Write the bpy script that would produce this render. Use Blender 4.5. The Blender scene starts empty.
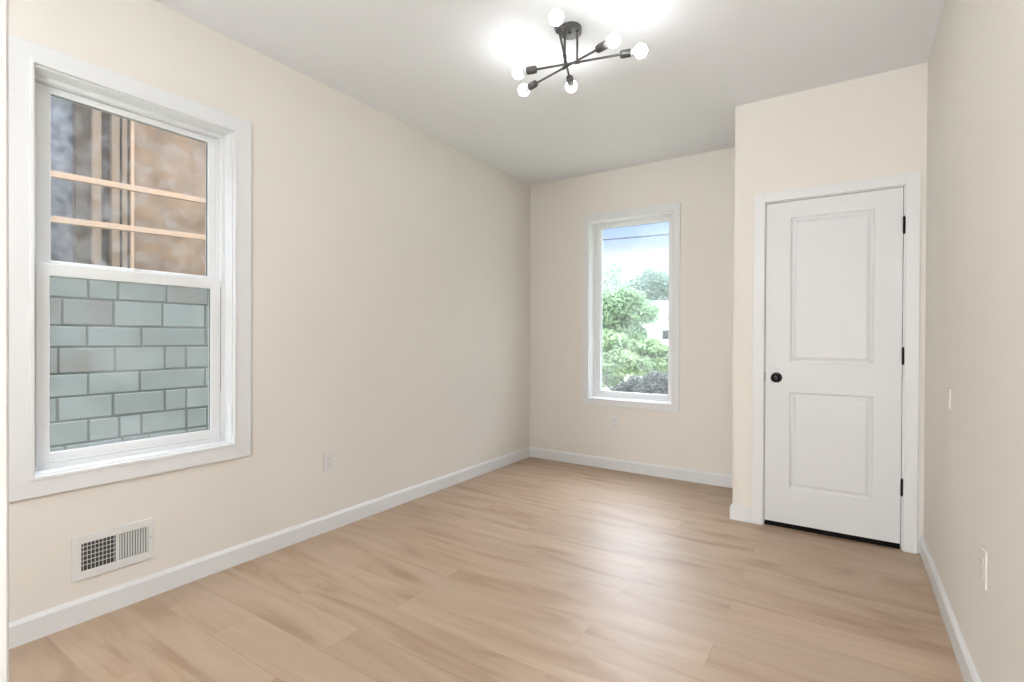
import bpy, bmesh, math, random
from mathutils import Vector, Matrix
random.seed(7)
SC = bpy.context.scene
COL = SC.collection

# ------------------------------------------------------------------ camera
F_PX, YAW, PITCH, ROLL, CAM_H = 507.37, 0.5818, -0.0054, 0.0048, 1.1819
cam_data = bpy.data.cameras.new('camera')
cam = bpy.data.objects.new('camera', cam_data); COL.objects.link(cam)
cam_data.sensor_fit = 'HORIZONTAL'; cam_data.sensor_width = 36
cam_data.lens = F_PX / 1024 * 36
cam_data.clip_start = 0.02; cam_data.clip_end = 300
_f = Vector((-math.sin(YAW) * math.cos(PITCH), math.cos(YAW) * math.cos(PITCH), math.sin(PITCH)))
_r = Vector((math.cos(YAW), math.sin(YAW), 0)); _u = _r.cross(_f)
_c, _s = math.cos(ROLL), math.sin(ROLL)
_r2 = _r * _c + _u * _s; _u2 = _u * _c - _r * _s
cam.matrix_world = Matrix(((_r2.x, _u2.x, -_f.x, 0), (_r2.y, _u2.y, -_f.y, 0), (_r2.z, _u2.z, -_f.z, CAM_H), (0, 0, 0, 1)))
SC.camera = cam

# ------------------------------------------------------------------ exposure, sky, sun
SC.view_settings.view_transform = 'Standard'
SC.view_settings.look = 'None'
SC.view_settings.gamma = 1
SC.view_settings.use_curve_mapping = False
SC.view_settings.exposure = 0.29

BULB_E = 20.0
HALL_FILL_W = 145.0
ROOM_FILL_W = 40.0
SKY_E = 1.9
SUN_E = 1.7

world = bpy.data.worlds.new('sky'); SC.world = world; world.use_nodes = True
nt = world.node_tree; nt.nodes.clear()
def wn(t, **k):
    n = nt.nodes.new(t)
    for a, b in k.items(): setattr(n, a, b)
    return n
tc = wn('ShaderNodeTexCoord'); sep = wn('ShaderNodeSeparateXYZ'); nt.links.new(tc.outputs['Generated'], sep.inputs[0])
ramp = wn('ShaderNodeValToRGB'); nt.links.new(sep.outputs['Z'], ramp.inputs[0])
els = ramp.color_ramp.elements
els[0].position = 0.0; els[0].color = (.42, .44, .48, 1)
els[1].position = 1.0; els[1].color = (2.6, 2.9, 3.3, 1)
e = els.new(.14); e.color = (.42, .44, .50, 1)
e = els.new(.18); e.color = (.22, .29, .54, 1)
e = els.new(.24); e.color = (.13, .20, .46, 1)
e = els.new(.27); e.color = (.8, 1.0, 1.4, 1)
e = els.new(.36); e.color = (2.6, 2.9, 3.3, 1)
mp = wn('ShaderNodeMapping'); mp.inputs['Scale'].default_value = (1.6, 1.6, 6.0); mp.inputs['Location'].default_value = (.3, .1, .25)
nt.links.new(tc.outputs['Generated'], mp.inputs[0])
nz = wn('ShaderNodeTexNoise'); nz.inputs['Scale'].default_value = 2.2; nz.inputs['Detail'].default_value = 7
nt.links.new(mp.outputs[0], nz.inputs['Vector'])
low = wn('ShaderNodeMapRange'); low.inputs[1].default_value = .175; low.inputs[2].default_value = .135; low.inputs[3].default_value = 0; low.inputs[4].default_value = .45
nt.links.new(sep.outputs['Z'], low.inputs[0])
ad = wn('ShaderNodeMath', operation='ADD'); nt.links.new(nz.outputs[0], ad.inputs[0]); nt.links.new(low.outputs[0], ad.inputs[1])
cr = wn('ShaderNodeMapRange'); cr.inputs[1].default_value = .62; cr.inputs[2].default_value = .85
nt.links.new(ad.outputs[0], cr.inputs[0])
mx = wn('ShaderNodeMixRGB'); nt.links.new(cr.outputs[0], mx.inputs[0]); nt.links.new(ramp.outputs[0], mx.inputs[1]); mx.inputs[2].default_value = (.38, .40, .44, 1)
# unseen sky lobe added to brighten the floor, high beyond the narrow window
dt = wn('ShaderNodeVectorMath', operation='DOT_PRODUCT'); nt.links.new(tc.outputs['Generated'], dt.inputs[0]); dt.inputs[1].default_value = Vector((-.1, .60, .79)).normalized()
mxx = wn('ShaderNodeMath', operation='MAXIMUM'); nt.links.new(dt.outputs['Value'], mxx.inputs[0]); mxx.inputs[1].default_value = 0
pw = wn('ShaderNodeMath', operation='POWER'); nt.links.new(mxx.outputs[0], pw.inputs[0]); pw.inputs[1].default_value = 8
ma = wn('ShaderNodeMath', operation='MULTIPLY_ADD'); nt.links.new(pw.outputs[0], ma.inputs[0]); ma.inputs[1].default_value = 2.6; ma.inputs[2].default_value = 1
sm = wn('ShaderNodeVectorMath', operation='SCALE'); nt.links.new(mx.outputs[0], sm.inputs[0]); nt.links.new(ma.outputs[0], sm.inputs['Scale'])
bg = wn('ShaderNodeBackground'); bg.inputs['Strength'].default_value = SKY_E
nt.links.new(sm.outputs[0], bg.inputs[0])
wo = wn('ShaderNodeOutputWorld'); nt.links.new(bg.outputs[0], wo.inputs[0])

sd = bpy.data.lights.new('sun', 'SUN'); sd.energy = SUN_E; sd.angle = .03; sd.color = (1, .95, .88)
sun = bpy.data.objects.new('sun', sd); COL.objects.link(sun)
sun.rotation_euler = Vector((.25, -.62, .74)).to_track_quat('Z', 'Y').to_euler()

# ------------------------------------------------------------------ measures
XL, YB, YD, H, XR, XB = -2.639, 4.339, 3.587, 2.709, .366, -.6155
T = .16
YN0, YN1 = -.84, -.72           # wall between hall and room
OX0 = -.455                     # hinge side of the hall doorway

# ------------------------------------------------------------------ materials
def mat(name, col, rough=.5, spec=.5, metal=0, coat=0, bump=0, bscale=200, var=0, vscale=3, vcol=None):
    m = bpy.data.materials.new(name); m.use_nodes = True
    t = m.node_tree; b = t.nodes['Principled BSDF']
    b.inputs['Base Color'].default_value = (*col, 1); b.inputs['Roughness'].default_value = rough
    b.inputs['Specular IOR Level'].default_value = spec; b.inputs['Metallic'].default_value = metal
    b.inputs['Coat Weight'].default_value = coat
    tc = t.nodes.new('ShaderNodeTexCoord')
    if var:
        n = t.nodes.new('ShaderNodeTexNoise'); n.inputs['Scale'].default_value = vscale; n.inputs['Detail'].default_value = 5
        t.links.new(tc.outputs['Object'], n.inputs['Vector'])
        mr = t.nodes.new('ShaderNodeMapRange'); mr.inputs[1].default_value = .35; mr.inputs[2].default_value = .7
        t.links.new(n.outputs[0], mr.inputs[0])
        mm = t.nodes.new('ShaderNodeMixRGB'); t.links.new(mr.outputs[0], mm.inputs[0])
        mm.inputs[1].default_value = (*col, 1)
        mm.inputs[2].default_value = (*(vcol if vcol else [c * (1 - var) for c in col]), 1)
        t.links.new(mm.outputs[0], b.inputs['Base Color'])
    if bump:
        n = t.nodes.new('ShaderNodeTexNoise'); n.inputs['Scale'].default_value = bscale; n.inputs['Detail'].default_value = 3
        t.links.new(tc.outputs['Object'], n.inputs['Vector'])
        bp = t.nodes.new('ShaderNodeBump'); bp.inputs['Strength'].default_value = bump; bp.inputs['Distance'].default_value = .002
        t.links.new(n.outputs[0], bp.inputs['Height']); t.links.new(bp.outputs[0], b.inputs['Normal'])
    return m

M = {}
M['wall'] = mat('cream_wall_paint', (.85, .81, .752), .75, .25, bump=.05, var=.02, vscale=1.5)
M['ceiling'] = mat('white_ceiling_paint', (.885, .90, .925), .9, .1, bump=.05)
M['trim'] = mat('white_semigloss_trim', (.82, .825, .83), .4, .35)
M['door'] = mat('white_door_paint', (.78, .785, .795), .45, .35)
M['vinyl'] = mat('white_vinyl', (.84, .85, .855), .35, .4)
M['black'] = mat('matte_black_metal', (.012, .012, .013), .38, .5, metal=.6, bump=.02)
M['fixture'] = mat('dark_bronze_fixture_metal', (.10, .097, .093), .42, .5, metal=.55, bump=.02)
M['plastic'] = mat('white_cover_plastic', (.80, .79, .77), .35, .4, bump=.01)
M['plastic_cream'] = mat('cream_cover_plastic', (.82, .78, .73), .4, .4)
M['slot'] = mat('dark_slot', (.32, .31, .30), .6, bump=.01)
M['duct'] = mat('dark_duct_metal', (.05, .05, .052), .5, bump=.02)
M['gap_shade'] = mat('black_gap_shade', (.008, .007, .007), .8, .1)
M['register'] = mat('white_register_enamel', (.80, .80, .79), .4, bump=.02)
M['rubber'] = mat('grey_glazing_gasket', (.18, .19, .19), .6, bump=.02)
M['stucco'] = mat('outside_stucco', (.5, .48, .45), .9, .2, bump=.3, bscale=60, var=.1)
M['roofing'] = mat('dark_roof_felt', (.08, .08, .08), .9, .2, bump=.3, bscale=80)

def emis(name, col, e):
    m = bpy.data.materials.new(name); m.use_nodes = True; t = m.node_tree
    b = t.nodes['Principled BSDF']; b.inputs['Base Color'].default_value = (.9, .9, .9, 1)
    b.inputs['Emission Color'].default_value = (*col, 1); b.inputs['Emission Strength'].default_value = e
    return m
M['bulb'] = emis('glowing_opal_glass', (.94, .975, 1), BULB_E)
M['bulb_neck'] = mat('opal_bulb_neck', (.85, .85, .84), .4, bump=.01)
M['fill_lamp'] = emis('glowing_fill_globe', (.94, .975, 1), ROOM_FILL_W / (4 * 3.14159 * .15 ** 2 * 3.14159))  # globes of the two lamps added out of view to brighten the room
M['hall_fill_lamp'] = emis('glowing_hall_fill_globe', (.94, .975, 1), HALL_FILL_W / (4 * 3.14159 * .15 ** 2 * 3.14159))

def glass_mat(name, dirt, tint=(1, 1, 1), dscale=6.0, refl=.5, rough=.03):
    m = bpy.data.materials.new(name); m.use_nodes = True; t = m.node_tree; t.nodes.clear()
    out = t.nodes.new('ShaderNodeOutputMaterial'); tr = t.nodes.new('ShaderNodeBsdfTransparent'); tr.inputs[0].default_value = (*tint, 1)
    gl = t.nodes.new('ShaderNodeBsdfGlossy'); gl.inputs['Roughness'].default_value = rough
    lw = t.nodes.new('ShaderNodeLayerWeight'); lw.inputs[0].default_value = .35
    sc = t.nodes.new('ShaderNodeMath'); sc.operation = 'MULTIPLY_ADD'; sc.inputs[1].default_value = refl; sc.inputs[2].default_value = refl * .08
    t.links.new(lw.outputs['Fresnel'], sc.inputs[0])
    m1 = t.nodes.new('ShaderNodeMixShader'); t.links.new(sc.outputs[0], m1.inputs[0]); t.links.new(tr.outputs[0], m1.inputs[1]); t.links.new(gl.outputs[0], m1.inputs[2])
    df = t.nodes.new('ShaderNodeBsdfDiffuse'); df.inputs[0].default_value = (.85, .87, .9, 1)
    tl = t.nodes.new('ShaderNodeBsdfTranslucent'); tl.inputs[0].default_value = (.85, .87, .9, 1)
    dd = t.nodes.new('ShaderNodeMixShader'); t.links.new(df.outputs[0], dd.inputs[1]); t.links.new(tl.outputs[0], dd.inputs[2])
    tc = t.nodes.new('ShaderNodeTexCoord')
    n = t.nodes.new('ShaderNodeTexNoise'); n.inputs['Scale'].default_value = dscale; n.inputs['Detail'].default_value = 6; n.inputs['Distortion'].default_value = .3
    t.links.new(tc.outputs['Object'], n.inputs['Vector'])
    mr = t.nodes.new('ShaderNodeMapRange'); mr.inputs[1].default_value = .42; mr.inputs[2].default_value = .8
    mr.inputs[3].default_value = dirt * .35; mr.inputs[4].default_value = dirt * 2.2
    t.links.new(n.outputs[0], mr.inputs[0])
    m2 = t.nodes.new('ShaderNodeMixShader'); t.links.new(mr.outputs[0], m2.inputs[0]); t.links.new(m1.outputs[0], m2.inputs[1]); t.links.new(dd.outputs[0], m2.inputs[2])
    t.links.new(m2.outputs[0], out.inputs[0])
    return m
M['glass_dusty'] = glass_mat('dusty_window_glass', .12, dscale=16, refl=.25, rough=.16)
M['glass_lower'] = glass_mat('slightly_dusty_window_glass', .11, dscale=2.5, refl=.25, rough=.10)
M['glass_clear'] = glass_mat('lightly_hazed_window_glass', .05, dscale=2.0, refl=.3)

def floor_mat():
    m = bpy.data.materials.new('light_oak_plank_floor'); m.use_nodes = True; t = m.node_tree; N = t.nodes; L = t.links
    b = N['Principled BSDF']
    tc = N.new('ShaderNodeTexCoord')
    off = N.new('ShaderNodeMapping'); off.inputs['Location'].default_value = (.42, .06, 0); L.new(tc.outputs['Object'], off.inputs[0])
    br = N.new('ShaderNodeTexBrick'); br.offset = .37; br.offset_frequency = 2; br.squash = 1
    br.inputs['Scale'].default_value = 1; br.inputs['Brick Width'].default_value = 1.22; br.inputs['Row Height'].default_value = .18
    br.inputs['Mortar Size'].default_value = .0012; br.inputs['Mortar Smooth'].default_value = .3; br.inputs['Bias'].default_value = 0
    br.inputs['Color1'].default_value = (0, 0, 0, 1); br.inputs['Color2'].default_value = (1, 1, 1, 1); br.inputs['Mortar'].default_value = (.5, .5, .5, 1)
    L.new(off.outputs[0], br.inputs['Vector'])
    # per-plank shift of the grain
    cmb = N.new('ShaderNodeCombineXYZ')
    mul = N.new('ShaderNodeMath'); mul.operation = 'MULTIPLY'; mul.inputs[1].default_value = 17.0
    L.new(br.outputs['Color'], mul.inputs[0]); L.new(mul.outputs[0], cmb.inputs[0]); L.new(mul.outputs[0], cmb.inputs[2])
    add = N.new('ShaderNodeVectorMath'); add.operation = 'ADD'; L.new(off.outputs[0], add.inputs[0]); L.new(cmb.outputs[0], add.inputs[1])
    def grain(sx, sy, scale, det, dist):
        mp = N.new('ShaderNodeMapping'); mp.inputs['Scale'].default_value = (sx, sy, 1); L.new(add.outputs[0], mp.inputs[0])
        n = N.new('ShaderNodeTexNoise'); n.inputs['Scale'].default_value = scale; n.inputs['Detail'].default_value = det; n.inputs['Distortion'].default_value = dist
        L.new(mp.outputs[0], n.inputs['Vector']); return n
    g1 = grain(1.0, 6.0, 1.1, 4, 1.2)
    g2 = grain(1.5, 45.0, 2.0, 4, .4)
    r1 = N.new('ShaderNodeValToRGB'); L.new(g1.outputs[0], r1.inputs[0])
    e = r1.color_ramp.elements
    e[0].position = .30; e[0].color = FLOOR_D; e[1].position = .66; e[1].color = FLOOR_L
    k = e.new(.46); k.color = FLOOR_M
    r2 = N.new('ShaderNodeMapRange'); r2.inputs[1].default_value = .3; r2.inputs[2].default_value = .7; r2.inputs[3].default_value = .96; r2.inputs[4].default_value = 1.03
    L.new(g2.outputs[0], r2.inputs[0])
    tone = N.new('ShaderNodeMapRange'); tone.inputs[3].default_value = .95; tone.inputs[4].default_value = 1.05; L.new(br.outputs['Color'], tone.inputs[0])
    mu = N.new('ShaderNodeMath'); mu.operation = 'MULTIPLY'; L.new(r2.outputs[0], mu.inputs[0]); L.new(tone.outputs[0], mu.inputs[1])
    hs = N.new('ShaderNodeHueSaturation'); L.new(r1.outputs[0], hs.inputs['Color']); L.new(mu.outputs[0], hs.inputs['Value'])
    mo = N.new('ShaderNodeMixRGB'); mf = N.new('ShaderNodeMath'); mf.operation = 'MULTIPLY'; mf.inputs[1].default_value = .28
    L.new(br.outputs['Fac'], mf.inputs[0]); L.new(mf.outputs[0], mo.inputs[0]); L.new(hs.outputs[0], mo.inputs[1]); mo.inputs[2].default_value = (.20, .12, .07, 1)
    L.new(mo.outputs[0], b.inputs['Base Color'])
    rr = N.new('ShaderNodeMapRange'); rr.inputs[3].default_value = .40; rr.inputs[4].default_value = .50; L.new(g2.outputs[0], rr.inputs[0])
    L.new(rr.outputs[0], b.inputs['Roughness']); b.inputs['Specular IOR Level'].default_value = .65
    bp = N.new('ShaderNodeBump'); bp.inputs['Strength'].default_value = .12; bp.inputs['Distance'].default_value = .002
    inv = N.new('ShaderNodeMath'); inv.operation = 'SUBTRACT'; L.new(g2.outputs[0], inv.inputs[0]); L.new(br.outputs['Fac'], inv.inputs[1])
    L.new(inv.outputs[0], bp.inputs['Height']); L.new(bp.outputs[0], b.inputs['Normal'])
    return m
FLOOR_D = (.36, .238, .15, 1); FLOOR_M = (.46, .326, .222, 1); FLOOR_L = (.51, .382, .275, 1)
M['floor'] = floor_mat()

# ------------------------------------------------------------------ mesh helpers
def box(bm, a, b):
    x0, y0, z0 = [min(p, q) for p, q in zip(a, b)]; x1, y1, z1 = [max(p, q) for p, q in zip(a, b)]
    v = [bm.verts.new(p) for p in ((x0, y0, z0), (x1, y0, z0), (x1, y1, z0), (x0, y1, z0), (x0, y0, z1), (x1, y0, z1), (x1, y1, z1), (x0, y1, z1))]
    return [bm.faces.new([v[i] for i in q]) for q in ((0, 3, 2, 1), (4, 5, 6, 7), (0, 1, 5, 4), (1, 2, 6, 5), (2, 3, 7, 6), (3, 0, 4, 7))]
def boxes(*bs):
    bm = bmesh.new()
    for a, b in bs: box(bm, a, b)
    return bm
def obj(name, bm, m, parent=None, bevel=0, seg=2, smooth=False, loc=None):
    me = bpy.data.meshes.new(name); bmesh.ops.recalc_face_normals(bm, faces=bm.faces)
    bm.to_mesh(me); bm.free()
    for mm in (m if isinstance(m, (list, tuple)) else [m]): me.materials.append(mm)
    if smooth:
        for p in me.polygons: p.use_smooth = True
    o = bpy.data.objects.new(name, me); COL.objects.link(o)
    if parent:
        o.parent = parent
        if loc is None: o.location = -root_loc(parent)
        else: o.location = Vector(loc) - root_loc(parent)
    elif loc is not None: o.location = loc
    if bevel:
        md = o.modifiers.new('bevel', 'BEVEL'); md.width = bevel; md.segments = seg; md.limit_method = 'ANGLE'; md.angle_limit = math.radians(40)
    return o
def root_loc(o):
    p = Vector(o.location)
    while o.parent: o = o.parent; p += Vector(o.location)
    return p
def empty(name, loc, label=None, cat=None, group=None, kind=None):
    o = bpy.data.objects.new(name, None); COL.objects.link(o); o.location = loc; o.empty_display_size = .05
    return tag(o, label, cat, group, kind)
def tag(o, label=None, cat=None, group=None, kind=None):
    if label: o['label'] = label
    if cat: o['category'] = cat
    if group: o['group'] = group
    if kind: o['kind'] = kind
    return o
def struct(name, bm, m, bevel=0, label=None, cat=None):
    return tag(obj(name, bm, m, None, bevel), label, cat, kind='structure')
def tube(bm, a, b, r, n=16, r2=None, caps=True):
    a = Vector(a); b = Vector(b); d = b - a
    mt = Matrix.Translation((a + b) / 2) @ d.to_track_quat('Z', 'Y').to_matrix().to_4x4()
    bmesh.ops.create_cone(bm, cap_ends=caps, segments=n, radius1=r, radius2=r if r2 is None else r2, depth=d.length, matrix=mt)
def lathe(bm, prof, origin, axis, n=28):
    """prof = [(distance along axis, radius)]"""
    q = Vector(axis).to_track_quat('Z', 'Y').to_matrix(); o = Vector(origin); rings = []
    for d, r in prof:
        rings.append([bm.verts.new(o + q @ Vector((r * math.cos(6.283185 * i / n), r * math.sin(6.283185 * i / n), d))) for i in range(n)])
    for A, B in zip(rings, rings[1:]):
        for i in range(n): bm.faces.new((A[i], A[(i + 1) % n], B[(i + 1) % n], B[i]))
    bm.faces.new(rings[0][::-1]); bm.faces.new(rings[-1])

# ------------------------------------------------------------------ room shell
W1 = dict(a0=.622, a1=1.396, z0=.632, z1=2.238)     # left window opening, along y
W2 = dict(a0=-1.995, a1=-1.228, z0=.630, z1=2.265)  # back window opening, along x
DX0, DX1, DZ = -.4297, .2676, 2.045                 # closet door opening
HB = -2.7                                           # hall back

struct('floor', boxes(((XL - T, HB - T, -.12), (XR + T, YB + T, 0))), M['floor'], label='light oak plank floor with wide boards', cat='floor')
struct('ceiling', boxes(((XL - T, HB - T, H), (XR + T, YB + T, H + .18))), M['ceiling'], label='plain white ceiling', cat='ceiling')
struct('wall_left', boxes(((XL - T, YN0, 0), (XL, W1['a0'], H)), ((XL - T, W1['a1'], 0), (XL, YB + T, H)),
       ((XL - T, W1['a0'], 0), (XL, W1['a1'], W1['z0'])), ((XL - T, W1['a0'], W1['z1']), (XL, W1['a1'], H))), M['wall'], label='long cream wall with the large window', cat='wall')
struct('wall_back', boxes(((XL, YB, 0), (W2['a0'], YB + T, H)), ((W2['a1'], YB, 0), (XR, YB + T, H)),
       ((W2['a0'], YB, 0), (W2['a1'], YB + T, W2['z0'])), ((W2['a0'], YB, W2['z1']), (W2['a1'], YB + T, H))), M['wall'], label='cream end wall with the narrow window', cat='wall')
struct('wall_closet', boxes(((XB, YD, 0), (DX0 - .02, YD + .11, H)), ((DX1 + .02, YD, 0), (XR, YD + .11, H)),
       ((DX0 - .02, YD, DZ + .02), (DX1 + .02, YD + .11, H)), ((XB, YD + .11, 0), (XB + .11, YB, H))), M['wall'], label='cream closet wall jutting out around the white door', cat='wall')
struct('wall_right', boxes(((XR, HB - T, 0), (XR + T, YB + T, H))), M['wall'], label='long cream wall on the right', cat='wall')
struct('wall_near', boxes(((XL - T, YN0, 0), (OX0 - .02, YN1, H)), ((OX0 - .02, YN0, 2.06), (XR, YN1, H)), ((.345, YN0, 0), (XR, YN1, 2.06))), M['wall'], label='cream wall beside the opening to the hall', cat='wall')
struct('wall_hall', boxes(((-1.6 - T, HB, 0), (-1.6, YN0, H)), ((-1.6 - T, HB - T, 0), (XR, HB, H))), M['wall'], label='cream walls of the hall behind', cat='wall')
# doorway to the hall and its open door, whose edge shows at the far left of the frame
struct('trim_2', boxes(((OX0 - .02, YN0 - .002, 0), (OX0, YN1 + .002, 2.04)), ((.325, YN0 - .002, 0), (.345, YN1 + .002, 2.04)), ((OX0 - .02, YN0 - .002, 2.04), (.345, YN1 + .002, 2.06)),
       ((OX0 - .088, YN1, 0), (OX0 - .025, YN1 + .016, 2.11)), ((OX0 - .025, YN1, 2.048), (.345, YN1 + .016, 2.11))), M['trim'], .002, label='white casing of the doorway behind the viewer', cat='door casing')
d2 = empty('door_2', (-.475, -.70, 0), 'white open door whose edge shows at the far left', 'door', kind='structure')
obj('door_slab', boxes(((-.490, -.700, .015), (-.455, .0962, 2.035))), M['door'], d2, .0015)
bm = bmesh.new()
for sx in (-1, 1):
    lathe(bm, [(0, .031), (.004, .032), (.008, .029), (.010, .013), (.030, .0115), (.036, .017), (.042, .0255), (.050, .0285), (.058, .0275), (.064, .021), (.0665, .010)], (-.4725 + sx * .0175, .030, .943), (sx, 0, 0), 28)
obj('door_knob', bm, M['black'], d2, smooth=True)
for z in (1.827, 1.093, .355):
    bm = bmesh.new(); tube(bm, (-.452, -.704, z - .045), (-.452, -.704, z + .045), .0062, 12); obj('hinge', bm, M['black'], d2)

# baseboards with a small eased top
def base_bm(runs, h=.098, t=.014):
    bm = bmesh.new()
    for (x0, y0), (x1, y1), (nx, ny) in runs:
        prof = [(0, 0), (t, 0), (t, h - .016), (t - .005, h - .007), (t - .009, h), (0, h)]
        A = [bm.verts.new((x0 + nx * p, y0 + ny * p, z)) for p, z in prof]
        B = [bm.verts.new((x1 + nx * p, y1 + ny * p, z)) for p, z in prof]
        n = len(prof)
        for i in range(n): bm.faces.new((A[i], A[(i + 1) % n], B[(i + 1) % n], B[i]))
        bm.faces.new(A[::-1]); bm.faces.new(B)
    return bm
struct('baseboard_left', base_bm([((XL, YN1), (XL, YB), (1, 0)), ((XL + .014, YN1), (OX0 - .09, YN1), (0, 1))]), M['trim'], label='white baseboard along the left wall', cat='baseboard')
struct('baseboard_back', base_bm([((XL + .014, YB), (XB, YB), (0, -1))]), M['trim'], label='white baseboard under the narrow window', cat='baseboard')
struct('baseboard_closet', base_bm([((XB, YB - .014), (XB, YD - .014), (-1, 0)), ((XB, YD), (-.494, YD), (0, -1))]), M['trim'], label='short white baseboard left of the door', cat='baseboard')
struct('baseboard_right', base_bm([((XR, YN1), (XR, YD), (-1, 0))]), M['trim'], label='white baseboard along the right wall', cat='baseboard')

# ------------------------------------------------------------------ windows
def frame_map(plane, at, sgn):
    """local (a, depth, z) -> world; depth>0 = into the wall (outwards), <0 = into the room"""
    if plane == 'x': return lambda a, d, z: (at - d, a, z)
    return lambda a, d, z: (a, at + d, z)
def fbox(bm, mp, a, b): box(bm, mp(*a), mp(*b))
def ring(bm, mp, a0, a1, z0, z1, wl, wr, wb, wt, d0, d1):
    O = [(a0, z0), (a1, z0), (a1, z1), (a0, z1)]; I = [(a0 + wl, z0 + wb), (a1 - wr, z0 + wb), (a1 - wr, z1 - wt), (a0 + wl, z1 - wt)]
    V = {(n, d): [bm.verts.new(mp(p[0], (d0, d1)[d], p[1])) for p in P] for n, P in (('o', O), ('i', I)) for d in (0, 1)}
    for k in range(4):
        j = (k + 1) % 4
        bm.faces.new((V['o', 0][k], V['o', 0][j], V['i', 0][j], V['i', 0][k])); bm.faces.new((V['o', 1][k], V['i', 1][k], V['i', 1][j], V['o', 1][j]))
        bm.faces.new((V['o', 0][k], V['o', 1][k], V['o', 1][j], V['o', 0][j])); bm.faces.new((V['i', 0][k], V['i', 0][j], V['i', 1][j], V['i', 1][k]))

def casing_bm(mp, W, w, tb):
    """picture-frame casing with a raised inner bead"""
    bm = bmesh.new(); a0, a1, z0, z1 = W['a0'], W['a1'], W['z0'], W['z1']
    v = w - tb; ring(bm, mp, a0 - w, a1 + w, z0 - v, z1 + v, w, w, v, v, -.016, 0)
    ring(bm, mp, a0 - .012, a1 + .012, z0 - .012, z1 + .012, .014, .014, .014, .014, -.021, .012)
    return bm

# window 1 : single-hung, left wall
mp1 = frame_map('x', XL, 1)
w1 = empty('window_1', (XL, 1.009, .55), 'large white single-hung window facing the block wall', 'window', kind='structure')
obj('window_casing', casing_bm(mp1, W1, .086, .009), M['trim'], w1, .0025)
bm = bmesh.new(); ring(bm, mp1, W1['a0'], W1['a1'], W1['z0'], W1['z1'], .008, .008, .008, .008, 0, .07)
obj('window_jamb', bm, M['trim'], w1)
bm = bmesh.new(); ring(bm, mp1, W1['a0'], W1['a1'], W1['z0'], W1['z1'], .026, .026, .026, .026, .07, .15)
fbox(bm, mp1, (W1['a0'] + .026, .094, 1.46), (W1['a0'] + .034, .104, W1['z1'] - .026)); fbox(bm, mp1, (W1['a1'] - .034, .094, 1.46), (W1['a1'] - .026, .104, W1['z1'] - .026))
obj('window_frame', bm, M['vinyl'], w1, .002)
bm = bmesh.new(); ring(bm, mp1, .650, 1.368, 1.45, 2.210, .055, .045, .045, .028, .106, .135)
up = obj('upper_sash', bm, M['vinyl'], w1, .003)
obj('glass_pane', boxes((mp1(.700, .119, 1.49), mp1(1.328, .123, 2.186))), M['glass_dusty'], up)
bm = bmesh.new(); ring(bm, mp1, .702, 1.326, 1.492, 2.185, .003, .003, .003, .003, .115, .127); obj('gasket', bm, M['rubber'], up)
bm = bmesh.new(); ring(bm, mp1, .649, 1.369, .656, 1.478, .044, .047, .050, .050, .072, .103)
fbox(bm, mp1, (.70, .066, .662), (1.32, .072, .672))
lo = obj('lower_sash', bm, M['vinyl'], w1, .003)
obj('glass_pane', boxes((mp1(.690, .086, .703), mp1(1.325, .090, 1.432))), M['glass_lower'], lo)
bm = bmesh.new(); ring(bm, mp1, .692, 1.323, .705, 1.429, .003, .003, .003, .003, .083, .093); obj('gasket', bm, M['rubber'], lo)
bm = bmesh.new(); fbox(bm, mp1, (.975, .078, 1.478), (1.035, .100, 1.486)); fbox(bm, mp1, (.985, .074, 1.486), (1.012, .084, 1.492))
obj('sash_lock', bm, M['vinyl'], w1, .002)
# thin dark gap of the lower sash track on the right
obj('sash_track', boxes((mp1(1.3692, .0705, .90), mp1(1.3722, .074, 1.44))), M['rubber'], w1)

# window 2 : fixed sash, back wall
mp2 = frame_map('y', YB, 1)
w2 = empty('window_2', (-1.61, YB, .565), 'narrow white window looking out on trees and sky', 'window', kind='structure')
obj('window_casing', casing_bm(mp2, W2, .063, 0), M['trim'], w2, .0025)
bm = bmesh.new(); ring(bm, mp2, W2['a0'], W2['a1'], W2['z0'], W2['z1'], .008, .008, .008, .008, 0, .075); obj('window_jamb', bm, M['trim'], w2)
bm = bmesh.new(); ring(bm, mp2, W2['a0'], W2['a1'], W2['z0'], W2['z1'], .028, .024, .024, .024, .075, .15); obj('window_frame', bm, M['vinyl'], w2, .002)
bm = bmesh.new(); ring(bm, mp2, -1.967, -1.252, .654, 2.241, .050, .036, .042, .034, .085, .125)
sh = obj('sash', bm, M['vinyl'], w2, .003)
obj('glass_pane', boxes((mp2(-1.920, .103, .694), mp2(-1.285, .107, 2.210))), M['glass_clear'], sh)
bm = bmesh.new(); ring(bm, mp2, -1.918, -1.287, .695, 2.208, .003, .003, .003, .003, .099, .111); obj('gasket', bm, M['rubber'], sh)

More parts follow.
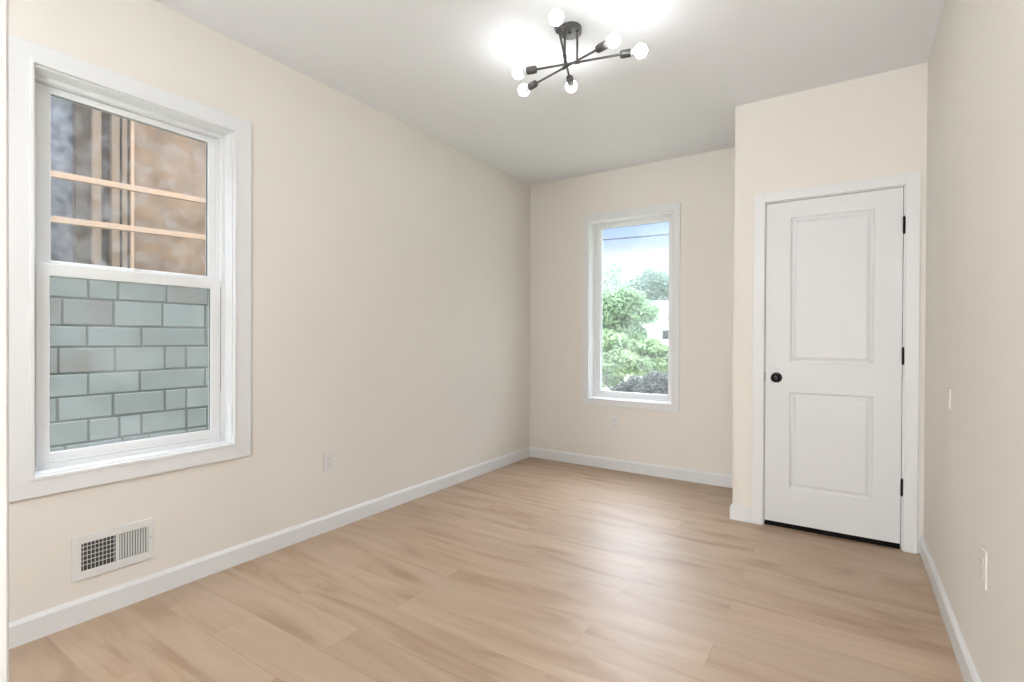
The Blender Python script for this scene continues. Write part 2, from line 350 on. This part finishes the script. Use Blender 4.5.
# ------------------------------------------------------------------ closet door
dr = empty('door_1', (DX0, YD, 0), 'white two-panel closet door with black knob and hinges', 'door', kind='structure')
def door_slab():
    bm = bmesh.new(); x0, x1, z0, z1 = DX0 + .003, DX1 - .003, .034, DZ - .004
    yf, yb = YD + .001, YD + .036
    P = [(-.290, .136, 1.036, 1.940), (-.290, .136, .252, .856)]
    xs = [x0, P[0][0], P[0][1], x1]; zs = [z0, P[1][2], P[1][3], P[0][2], P[0][3], z1]
    def q(*p): bm.faces.new([bm.verts.new(v) for v in p])
    for i in range(3):
        for j in range(5):
            if i == 1 and j in (1, 3): continue
            q((xs[i], yf, zs[j]), (xs[i + 1], yf, zs[j]), (xs[i + 1], yf, zs[j + 1]), (xs[i], yf, zs[j + 1]))
    for a0, a1, c0, c1 in P:
        prof = [(0, 0), (.003, .004), (.009, .011), (.015, .0125), (.020, .0115), (.034, .003), (.036, .0022)]
        prev = None
        for ins, dep in prof:
            r = [(a0 + ins, yf + dep, c0 + ins), (a1 - ins, yf + dep, c0 + ins), (a1 - ins, yf + dep, c1 - ins), (a0 + ins, yf + dep, c1 - ins)]
            if prev:
                for k in range(4): q(prev[k], prev[(k + 1) % 4], r[(k + 1) % 4], r[k])
            prev = r
        q(*prev)
    q((x0, yb, z0), (x0, yb, z1), (x1, yb, z1), (x1, yb, z0))
    q((x0, yf, z0), (x0, yf, z1), (x0, yb, z1), (x0, yb, z0)); q((x1, yf, z0), (x1, yb, z0), (x1, yb, z1), (x1, yf, z1))
    q((x0, yf, z1), (x1, yf, z1), (x1, yb, z1), (x0, yb, z1)); q((x0, yf, z0), (x0, yb, z0), (x1, yb, z0), (x1, yf, z0))
    bmesh.ops.remove_doubles(bm, verts=bm.verts, dist=.00005)
    return bm
obj('door_slab', door_slab(), M['door'], dr)
obj('gap_shade_strip', boxes(((DX0 + .004, YD + .012, .002), (DX1 - .004, YD + .030, .036))), M['gap_shade'], dr)  # dark strip added to stand for the shadow under the closet door
bm = bmesh.new()
lathe(bm, [(0, .031), (.004, .032), (.008, .029), (.010, .013), (.030, .0115), (.036, .017), (.042, .0255), (.050, .0285), (.058, .0275), (.064, .021), (.0665, .010)], (-.363, YD, .943), (0, -1, 0), 36)
obj('door_knob', bm, M['black'], dr, smooth=True)
obj('latch_plate', boxes(((DX0 - .0005, YD - .001, .915), (DX0 + .0035, YD + .02, .975))), M['black'], dr)
for z in (1.827, 1.093, .355):
    bm = bmesh.new(); tube(bm, (DX1 + .001, YD - .006, z - .045), (DX1 + .001, YD - .006, z + .045), .0062, 14)
    tube(bm, (DX1 + .001, YD - .006, z + .045), (DX1 + .001, YD - .006, z + .050), .004, 10); tube(bm, (DX1 + .001, YD - .006, z - .050), (DX1 + .001, YD - .006, z - .045), .004, 10)
    box(bm, (DX1 - .004, YD - .001, z - .044), (DX1 + .006, YD + .002, z + .044))
    obj('hinge', bm, M['black'], dr)
struct('trim_1', boxes(((DX0 - .066, YD - .016, 0), (DX0 - .004, YD, DZ + .066)), ((DX1 + .008, YD - .016, 0), (DX1 + .072, YD, DZ + .066)),
       ((DX0 - .004, YD - .016, DZ + .006), (DX1 + .008, YD, DZ + .066)),
       ((DX0 - .02, YD, 0), (DX0, YD + .11, DZ + .02)), ((DX1, YD, 0), (DX1 + .02, YD + .11, DZ + .02)), ((DX0, YD, DZ), (DX1, YD + .11, DZ + .02)),
       ((DX0, YD + .038, 0), (DX0 + .01, YD + .07, DZ)), ((DX1 - .01, YD + .038, 0), (DX1, YD + .07, DZ))), M['trim'], .002, label='white casing and jamb around the closet door', cat='door casing')

# ------------------------------------------------------------------ ceiling light
lamp = empty('ceiling_light', (-1.14, 2.25, H), 'dark metal ceiling light with three crossed arms and six glowing globe bulbs', 'ceiling light')
bm = bmesh.new(); lathe(bm, [(0, .052), (.004, .054), (.026, .054), (.030, .051), (.031, .001)], (-1.14, 2.245, H), (0, 0, -1), 40)
can = obj('canopy', bm, M['fixture'], lamp)
bm = bmesh.new(); lathe(bm, [(0, .007), (.006, .007), (.009, .004)], (-1.14, 2.232, H - .031), (0, 0, -1), 16); obj('finial', bm, M['fixture'], can)
ARMS = [((-1.104, 2.245, 2.530), (.9695, .2450)), ((-1.172, 2.245, 2.524), (.9607, -.2776)), ((-1.147, 2.196, 2.550), (.350, -.937))]
for (mx_, my_, mz_), (dx, dy) in ARMS:
    d = Vector((dx, dy, 0)).normalized(); c = Vector((mx_, my_, mz_))
    bm = bmesh.new(); tube(bm, c, (mx_, my_, H - .029), .0055, 14); tube(bm, (mx_, my_, H - .036), (mx_, my_, H - .029), .008, 14)
    obj('drop_rod', bm, M['fixture'], lamp)
    bm = bmesh.new(); tube(bm, c - d * .215, c + d * .215, .0052, 14); tube(bm, c - d * .012, c + d * .012, .0085, 14)
    arm = obj('arm', bm, M['fixture'], lamp)
    for s in (-1, 1):
        e = d * s
        bm = bmesh.new(); lathe(bm, [(0, .008), (.003, .0165), (.012, .0185), (.050, .0185), (.052, .016)], c + e * .205, e, 24)
        so = obj('socket', bm, M['fixture'], lamp, smooth=False)
        bm = bmesh.new()
        lathe(bm, [(0, .013), (.010, .0135), (.018, .018), (.026, .0215)], c + e * .257, e, 28)
        obj('bulb_neck', bm, M['bulb_neck'], so, smooth=True)
        bm = bmesh.new(); bmesh.ops.create_uvsphere(bm, u_segments=32, v_segments=20, radius=.031, matrix=Matrix.Translation(c + e * .302))
        obj('bulb', bm, M['bulb'], so, smooth=True)

# two unseen globe lamps added as fill light behind the viewer: one in the near corner of the room, one in the hall
def fill_globe_lamp(x, y, zg, m, label):
    fl = empty('fill_lamp', (x, y, 0), label, 'lamp')
    bm = bmesh.new(); lathe(bm, [(0, .14), (.012, .14), (.02, .13), (.024, .012)], (x, y, 0), (0, 0, 1), 36); obj('base', bm, M['fixture'], fl)
    bm = bmesh.new(); tube(bm, (x, y, .02), (x, y, zg - .16), .009, 14); tube(bm, (x, y, zg - .18), (x, y, zg - .145), .03, 20); obj('pole', bm, M['fixture'], fl)
    bm = bmesh.new(); bmesh.ops.create_uvsphere(bm, u_segments=32, v_segments=20, radius=.15, matrix=Matrix.Translation((x, y, zg)))
    obj('globe', bm, M[m], fl, smooth=True)
fill_globe_lamp(-1.0, -.42, 1.75, 'fill_lamp', 'added fill lamp with an opal globe, unseen behind the open door')
fill_globe_lamp(.18, -1.75, 1.35, 'hall_fill_lamp', 'added fill lamp with an opal globe, unseen in the hall')

# ------------------------------------------------------------------ floor register on the left wall
rg = empty('wall_register', (XL, .888, .173), 'white metal air register low on the wall beneath the large window', 'vent')
Y0, Y1, Z0, Z1 = .741, 1.034, .173, .357
bm = bmesh.new(); a0, a1 = .772, 1.013; c0, c1 = .208, .322; mid0, mid1 = .891, .903
mpr = frame_map('x', XL, 1)
ring(bm, mpr, Y0, Y1, Z0, Z1, a0 - Y0, Y1 - a1, c0 - Z0, Z1 - c1, -.008, 0); fbox(bm, mpr, (mid0, -.008, c0), (mid1, 0, c1))
fr = obj('faceplate', bm, M['register'], rg, .002)
bm = bmesh.new(); fbox(bm, mpr, (a0 - .004, -.0008, c0 - .004), (a1 + .004, -.0002, c1 + .004)); obj('duct_opening', bm, M['duct'], rg)
def fins(y0, y1, n, ang):
    bm = bmesh.new()
    for i in range(n):
        y = y0 + (i + .5) * (y1 - y0) / n
        v = [(-.0070, -.0045 * ang), (-.0010, .0045 * ang)]
        (dA, oA), (dB, oB) = v
        pts = []
        for z in (c0, c1):
            pts.append([(XL - dA, y + oA, z), (XL - dB, y + oB, z), (XL - dB, y + oB + .0012, z), (XL - dA, y + oA + .0012, z)])
        A = [bm.verts.new(p) for p in pts[0]]; B = [bm.verts.new(p) for p in pts[1]]
        for k in range(4): bm.faces.new((A[k], A[(k + 1) % 4], B[(k + 1) % 4], B[k]))
        bm.faces.new(A[::-1]); bm.faces.new(B)
    return bm
obj('louvre', fins(a0, mid0, 9, .35), M['register'], rg)
obj('louvre', fins(mid1, a1, 11, -.42), M['register'], rg)
bm = bmesh.new()
for i in range(5):
    z = c0 + (i + .5 + .5) * (c1 - c0) / 6 + .002; fbox(bm, mpr, (a0, -.0022, z), (mid0, -.001, z + .0028))
obj('damper_bars', bm, M['register'], rg)
bm = bmesh.new(); fbox(bm, mpr, (1.018, -.010, .262), (1.023, -.008, .292)); fbox(bm, mpr, (1.019, -.020, .268), (1.022, -.008, .280)); obj('damper_lever', bm, M['register'], rg)
for zz, yy in ((.265, .754), (.345, 1.022)):
    bm = bmesh.new(); tube(bm, (XL + .008, yy, zz), (XL + .0095, yy, zz), .0035, 12); obj('screw', bm, M['plastic'], rg)

# ------------------------------------------------------------------ outlets and cover plates
def plate(name, label, cat, c, mp, kind='outlet', w=.074, h=.118, pm='plastic'):
    P_ = M[pm]
    """c=(a,z) centre on the wall"""
    a, z = c; r = empty(name, mp(a, 0, z - h / 2), label, cat)
    obj('cover_plate', boxes((mp(a - w / 2, -.006, z - h / 2), mp(a + w / 2, 0, z + h / 2))), P_, r, .003, 3)
    if kind == 'outlet':
        for dz in (-.0205, .0205):
            f = obj('receptacle', boxes((mp(a - .0165, -.0085, z + dz - .014), mp(a + .0165, -.006, z + dz + .014))), P_, r, .003)
            b = bmesh.new()
            for da in (-.0065, .0065): fbox(b, mp, (a + da - .001, -.0089, z + dz - .003), (a + da + .001, -.0083, z + dz + .006))
            tube(b, mp(a, -.0083, z + dz - .008), mp(a, -.0089, z + dz - .008), .0025, 10)
            obj('slots', b, M['slot'], f)
        b = bmesh.new(); tube(b, mp(a, -.006, z), mp(a, -.0075, z), .003, 10); obj('screw', b, P_, r)
    elif kind == 'blank':
        for dz in (-.03, .03):
            b = bmesh.new(); tube(b, mp(a, -.006, z + dz), mp(a, -.0072, z + dz), .003, 10); obj('screw', b, P_, r)
    elif kind == 'plug':
        b = bmesh.new(); fbox(b, mp, (a - .032, -.030, z + .012), (a + .032, -.006, z + .056)); obj('upper_cover', b, P_, r, .004)
    return r
plate('wall_outlet', 'white double outlet low on the long left wall', 'outlet', (1.975, .428), mp1)
plate('wall_outlet', 'white double outlet on the end wall below the narrow window', 'outlet', (-1.737, .425), mp2)
mp3 = lambda a, d, z: (XR + d, a, z)
plate('wall_outlet', 'white double outlet low on the right wall above the baseboard', 'outlet', (2.12, .478), mp3, pm='plastic_cream')
plate('cover_plate', 'small cream cover plate halfway up the right wall near the door', 'cover plate', (2.78, .937), mp3, 'blank', .07, .09, 'plastic_cream')

# ------------------------------------------------------------------ OUTSIDE
M['block_green'] = mat('pale_green_painted_block', (.145, .166, .155), .85, .2, bump=.5, bscale=50, var=.3, vscale=4.5, vcol=(.112, .122, .110))
M['block_light'] = mat('light_green_painted_block', (.168, .188, .178), .85, .2, bump=.5, bscale=50, var=.3, vscale=5, vcol=(.125, .142, .132))
M['block_worn'] = mat('worn_brown_grey_block', (.128, .118, .106), .9, .2, bump=.5, bscale=50, var=.3, vscale=5, vcol=(.138, .152, .142))
M['mortar'] = mat('grey_green_mortar', (.098, .104, .094), .95, .1, bump=.5, bscale=80)
M['plywood'] = mat('brown_sheathing_board', (.185, .115, .068), .8, .2, bump=.3, bscale=40, var=.3, vscale=5, vcol=(.115, .070, .042))
M['plank'] = mat('pale_new_lumber', (.36, .235, .15), .7, .2, bump=.2, bscale=60, var=.12, vscale=8)
M['post_a'] = mat('weathered_tan_post', (.17, .118, .078), .8, .2, bump=.2, bscale=60, var=.2)
M['post_b'] = mat('dark_brown_post', (.062, .044, .032), .8, .2, bump=.2, bscale=60, var=.2)
M['grass'] = mat('dry_grass_ground', (.30, .36, .20), .95, .1, bump=.6, bscale=15, var=.4, vscale=2, vcol=(.40, .38, .30))
M['bark'] = mat('grey_bark', (.16, .13, .10), .9, .2, bump=.6, bscale=40, var=.3)
M['white_siding'] = mat('white_siding', (.8, .8, .8), .6, .3, bump=.05)
M['shingle'] = mat('grey_shingle', (.16, .17, .18), .9, .2, bump=.5, bscale=30, var=.2)
M['dark_glass'] = mat('dark_window_glass', (.03, .035, .04), .08, .6, bump=.01)
M['cable'] = mat('black_cable', (.03, .035, .05), .6, bump=.02)
def leaf_mat(name, a, b):
    m = mat(name, a, .6, .3, var=.5, vscale=3, vcol=b, bump=.02)
    t = m.node_tree; p = t.nodes['Principled BSDF']; p.inputs['Transmission Weight'].default_value = 0
    p.inputs['Subsurface Weight'].default_value = 0
    tl = t.nodes.new('ShaderNodeBsdfTranslucent'); mx = t.nodes.new('ShaderNodeMixShader'); mx.inputs[0].default_value = .3
    src = p.inputs['Base Color'].links[0].from_socket; t.links.new(src, tl.inputs[0])
    t.links.new(p.outputs[0], mx.inputs[1]); t.links.new(tl.outputs[0], mx.inputs[2])
    t.links.new(mx.outputs[0], t.nodes['Material Output'].inputs[0]); return m
M['leaf_light'] = leaf_mat('light_green_leaves', (.27, .36, .19), (.17, .26, .125))
M['leaf_mid'] = leaf_mat('mid_green_leaves', (.27, .38, .22), (.18, .29, .16))
M['leaf_blue'] = leaf_mat('bluish_green_leaves', (.22, .30, .235), (.16, .23, .18))
M['leaf_dark'] = leaf_mat('dark_grey_green_leaves', (.065, .075, .065), (.11, .11, .10))

gl = struct('ground', boxes(((-40, YB + T + .02, -.9), (30, 90, -.7)), ((-8, -6, -.9), (XL - T - .02, YB + T + .02, -.7))), M['grass'], label='grassy ground outside', cat='ground')
# roof and outer skin of the house
struct('roof', boxes(((XL - T - .15, HB - T - .2, H + .19), (XR + T + 4, YB + T + .15, H + .4))), M['roofing'], label='flat roof of the house', cat='roof')

# neighbouring building across the alley
NX = -5.2
nb = empty('neighbour_building', (NX, 2, -.7), 'neighbouring building with green painted block base and brown timber upper wall', 'building')
bm = bmesh.new(); box(bm, (NX - .3, -3, -.7), (NX - .012, 7, 1.69)); obj('mortar_wall', bm, M['mortar'], nb)
rows = [1.69, 1.488, 1.266, 1.092, .880, .694, .500, .312, .12, -.07, -.26, -.45, -.7]
known = [[.85, 1.22, 1.57, 1.771, 2.14, 2.51], [1.0, 1.402, 1.74, 2.11, 2.48], [1.19, 1.561, 1.944, 2.485, 2.67], [1.0, 1.38, 1.751, 2.129, 2.309, 2.68],
         [1.19, 1.57, 1.935, 2.48, 2.66], [1.19, 1.375, 1.74, 2.13, 2.31, 2.68], [1.2, 1.571, 1.782, 1.945, 2.315, 2.5], [1.05, 1.42, 1.803, 2.0, 2.315, 2.5]]
tone = {(1, 0): 2, (1, 1): 2, (3, 1): 2, (3, 0): 2, (0, 4): 2, (0, 3): 0, (4, 2): 0, (5, 2): 0, (3, 2): 0, (0, 5): 2}
rb = random.Random(3)
bm = bmesh.new()
for i in range(len(rows) - 1):
    z1, z0 = rows[i] - .007, rows[i + 1] + .007
    if i < len(known): js = list(known[i])
    else: js = [1.0 + .19 * (i % 2), 1.38 + .19 * (i % 2)]
    while js[0] > -3: js.insert(0, js[0] - rb.choice((.375, .375, .375, .19)))
    while js[-1] < 6.6: js.append(js[-1] + rb.choice((.375, .375, .19)))
    k0 = next(k for k, v in enumerate(js) if i < len(known) and abs(v - known[i][0]) < 1e-6) if i < len(known) else 0
    for k in range(len(js) - 1):
        o = rb.uniform(-.003, .003)
        fs = box(bm, (NX - .02, js[k] + .007, z0 + rb.uniform(-.002, .002)), (NX + o, js[k + 1] - .007, z1 + rb.uniform(-.002, .002)))
        mi = tone.get((i, k - k0), rb.choice((0, 1, 1, 0)))
        for f in fs: f.material_index = mi
bl = obj('block_courses', bm, [M['block_green'], M['block_light'], M['block_worn']], nb, .010, 2)
bm = bmesh.new(); box(bm, (NX - .3, 1.892, 1.69), (NX - .03, 7, 6.5)); obj('sheathing', bm, M['plywood'], nb)
bm = bmesh.new(); box(bm, (NX - .3, -3, 1.69), (NX - .03, .9, 6.5)); obj('sheathing', bm, M['post_b'], nb)
M['reflection_glass'] = mat('dark_glass_painted_reflections', (.035, .035, .04), .3, .5, var=.5, vscale=14, vcol=(.13, .135, .15), bump=.02)  # pale blotches paint sky and tree reflections into the glass colour
bm = bmesh.new(); box(bm, (NX - .12, .9, 1.69), (NX - .10, 1.53, 6.5)); wdw = obj('dark_window', bm, M['reflection_glass'], nb)
for y0, y1, m, d in ((1.50, 1.599, 'post_b', -.04), (1.599, 1.658, 'post_a', .0), (1.658, 1.729, 'post_b', -.05), (1.729, 1.781, 'post_a', .01), (1.781, 1.806, 'post_b', -.05), (1.806, 1.845, 'post_a', -.01), (1.845, 1.868, 'post_b', -.06), (1.868, 1.892, 'plank', .0)):
    obj('wall_post', boxes(((NX - .3, y0, 1.69), (NX + d, y1, 6.5))), M[m], nb, .003)
def rail(z, label):
    o = obj('lumber_board', boxes(((-4.92, -.3, -.0225), (-4.88, 4.5, .0225))), M['plank'], None, .003)
    o.location = (0, 0, z - .040 * 1.8); o.rotation_euler = (.040, 0, 0)
    return tag(o, label, 'board', 'pale boards nailed across the neighbouring wall')
rail(2.399, 'upper of the two pale wooden boards fixed across the brown wall outside')
rail(2.066, 'lower of the two pale wooden boards fixed across the brown wall outside')

# foliage
def foliage(rng, blobs, n, size, aspect=.5):
    bm = bmesh.new()
    tot = sum(b[1] ** 2 for b in blobs)
    for c, r, sq in blobs:
        k = int(n * r * r / tot)
        for _ in range(k):
            v = Vector((rng.gauss(0, 1), rng.gauss(0, 1), rng.gauss(0, 1))).normalized()
            rad = r * (rng.random() ** .35) * (1 + .18 * math.sin(5 * v.x + 3 * v.z) * math.cos(4 * v.y))
            p = Vector(c) + Vector((v.x * rad, v.y * rad, v.z * rad * sq))
            s = size * rng.uniform(.6, 1.3)
            a = Vector((rng.gauss(0, 1), rng.gauss(0, 1), rng.gauss(0, .6))).normalized()
            b = a.cross(v + Vector((rng.gauss(0, .5), rng.gauss(0, .5), rng.gauss(0, .5))))
            if b.length < .1: continue
            b.normalize(); nn = a.cross(b)
            q = [p - a * s, p - a * s * .2 + b * s * aspect + nn * s * .12, p + a * s, p - a * s * .2 - b * s * aspect + nn * s * .12]
            bm.faces.new([bm.verts.new(x) for x in q])
    return bm
def branches(bm, rng, p, d, L, r, depth, targets=None):
    q = p + d * L
    tube(bm, p, q, r, 7, r * .65, caps=False)
    if depth == 0: return
    for _ in range(3):
        nd = (d + Vector((rng.gauss(0, .5), rng.gauss(0, .5), rng.gauss(.1, .3)))).normalized()
        branches(bm, rng, q, nd, L * rng.uniform(.6, .8), r * .6, depth - 1)
def tree(seed, base, trunk_h, blobs, n, size, leaf, label, cat='tree', group=None, depth=3, r=.12):
    rng = random.Random(seed)
    t = empty('leafy_' + cat, base, label, cat, group)
    bs = [(Vector(base) + Vector(c), rr, sq) for c, rr, sq in blobs]
    obj('foliage', foliage(rng, bs, n, size), M[leaf], t)
    bm = bmesh.new()
    branches(bm, rng, Vector(base) - Vector((0, 0, .05)), Vector((0, 0, 1)), trunk_h, r, depth)
    obj('trunk', bm, M['bark'], t)
    return t
# view sector outside the narrow window: x/y from -.432 to -.291
def at(y, k, px_y):          # k 0..1 across the window, px_y row -> world
    x = y * (-.432 + .141 * k); z = CAM_H + y * (338.9 - px_y) * (.00211 - .00015 * k)
    return Vector((x, y, z))
def grow(seed, y, blobs_px, n, size, leaf, label, cat='tree', depth=3, r=.12, kx=.5, th=1.6):
    base = Vector((at(y, kx, 340).x, y, -.7)); bl = []
    for k, py, rr, sq, dy in blobs_px:
        bl.append((at(y + dy, k, py) - base, rr, sq))
    return tree(seed, base, th, bl, n, size, leaf, label, cat, depth=depth, r=r)
grow(11, 32, [(.80, 290, 1.5, .9, 0), (.5, 300, 1.4, .9, .5), (1.15, 298, 1.4, .9, .5), (.8, 310, 1.6, .7, 0)], 16000, .11, 'leaf_blue', 'tall bluish green tree standing farthest off above the white house', r=.16, kx=.8, th=2.2)
grow(12, 17, [(.12, 308, .72, .9, 0), (.42, 304, .70, .9, .3), (-.25, 315, .8, 1, 0), (.2, 335, .8, .9, .4), (.62, 312, .6, .8, .2), (.5, 335, .5, .8, .2)], 15000, .075, 'leaf_mid', 'wide pale green tree in the middle of the narrow window view', r=.08, kx=.25, th=1.0)
grow(13, 11, [(.15, 345, .42, .8, 0), (.30, 362, .45, .7, -.3), (.62, 366, .36, .6, 0), (-.1, 358, .45, .8, .2), (.9, 352, .30, .7, .3), (.55, 350, .33, .7, .3), (.75, 366, .4, .6, .2), (.78, 345, .22, .7, .5), (1.05, 364, .35, .6, .2), (.1, 378, .4, .6, .2)], 13000, .055, 'leaf_light', 'bright yellow green bush filling the lower part of the narrow window view', 'bush', 2, .04, .3, .5)
grow(14, 9, [(.55, 385, .26, .6, 0), (.85, 381, .27, .65, .1), (.35, 391, .22, .6, 0), (1.15, 380, .3, .65, 0), (.75, 390, .3, .6, -.1), (1.0, 392, .3, .6, -.1)], 9000, .035, 'leaf_dark', 'dark grey green shrub at the bottom right of the narrow window view', 'shrub', 2, .02, .6, .3)
# bare twiggy sapling
sp = empty('bare_sapling', (at(21, .2, 340).x, 21, -.7), 'thin sparse treetop rising against the clouds left of the round tree', 'tree')
bm = bmesh.new(); rng = random.Random(5); branches(bm, rng, Vector((at(21, .2, 340).x, 21, -.7)), Vector((0, 0, 1)), 2.15, .016, 3); obj('branches', bm, M['bark'], sp)
b0 = at(21, .2, 268)
obj('foliage', foliage(rng, [(b0, .45, .9), (b0 + Vector((-.3, 0, -.4)), .5, .8), (b0 + Vector((.2, 0, -.8)), .6, .8)], 420, .06), M['leaf_blue'], sp)

# white house behind the trees
hs = empty('white_house', (at(24, .9, 340).x, 24, -.7), 'small white house with grey roof half hidden behind the bushes', 'house')
hx = at(24, .55, 340).x; z_e = at(24, .5, 318).z
obj('house_wall', boxes(((hx, 24, -.7), (hx + 7, 29, z_e))), M['white_siding'], hs)
bm = bmesh.new(); zr = at(24, .5, 311).z
vv = [(hx - .25, 23.7, z_e), (hx + 7.3, 23.7, z_e), (hx + 7.3, 26.5, z_e + 1.0), (hx - .25, 26.5, z_e + 1.0), (hx - .25, 29.3, z_e), (hx + 7.3, 29.3, z_e)]
v = [bm.verts.new(p) for p in vv]
for q in ((0, 1, 2, 3), (3, 2, 5, 4), (0, 3, 4), (1, 5, 2), (0, 4, 5, 1)): bm.faces.new([v[i] for i in q])
obj('house_roof', bm, M['shingle'], hs)
wx = at(24, .92, 340).x
wf = obj('house_window', boxes(((wx - .04, 23.97, at(24, 1, 340).z - .05), (wx + .9, 24, at(24, 1, 329).z + .05))), M['trim'], hs)
obj('pane', boxes(((wx, 23.95, at(24, 1, 339).z), (wx + .86, 23.98, at(24, 1, 330).z))), M['dark_glass'], wf)

# overhead cable
a = at(13, 0, 240); b = at(13, 1, 234); d = (b - a)
bm = bmesh.new(); P0 = a - d * 4; P1 = b + d * 4; prev = None; n = 40
pts = [P0.lerp(P1, i / n) + Vector((0, 0, -.15 * (1 - (2 * i / n - 1) ** 2) + .15)) for i in range(n + 1)]
for p, q in zip(pts, pts[1:]): tube(bm, p, q, .022, 8, caps=False)
cb = obj('overhead_cable', bm, M['cable']); tag(cb, 'dark utility cable crossing the blue sky outside the narrow window', 'cable')
for e_, nm in ((pts[0], 'left'), (pts[-1], 'right')):
    bm = bmesh.new(); tube(bm, (e_.x, e_.y + .14, -.7), (e_.x, e_.y + .14, e_.z + .3), .11, 14, .08)
    tag(obj('utility_pole', bm, M['bark']), 'wooden utility pole holding the %s end of the cable' % nm, 'pole')
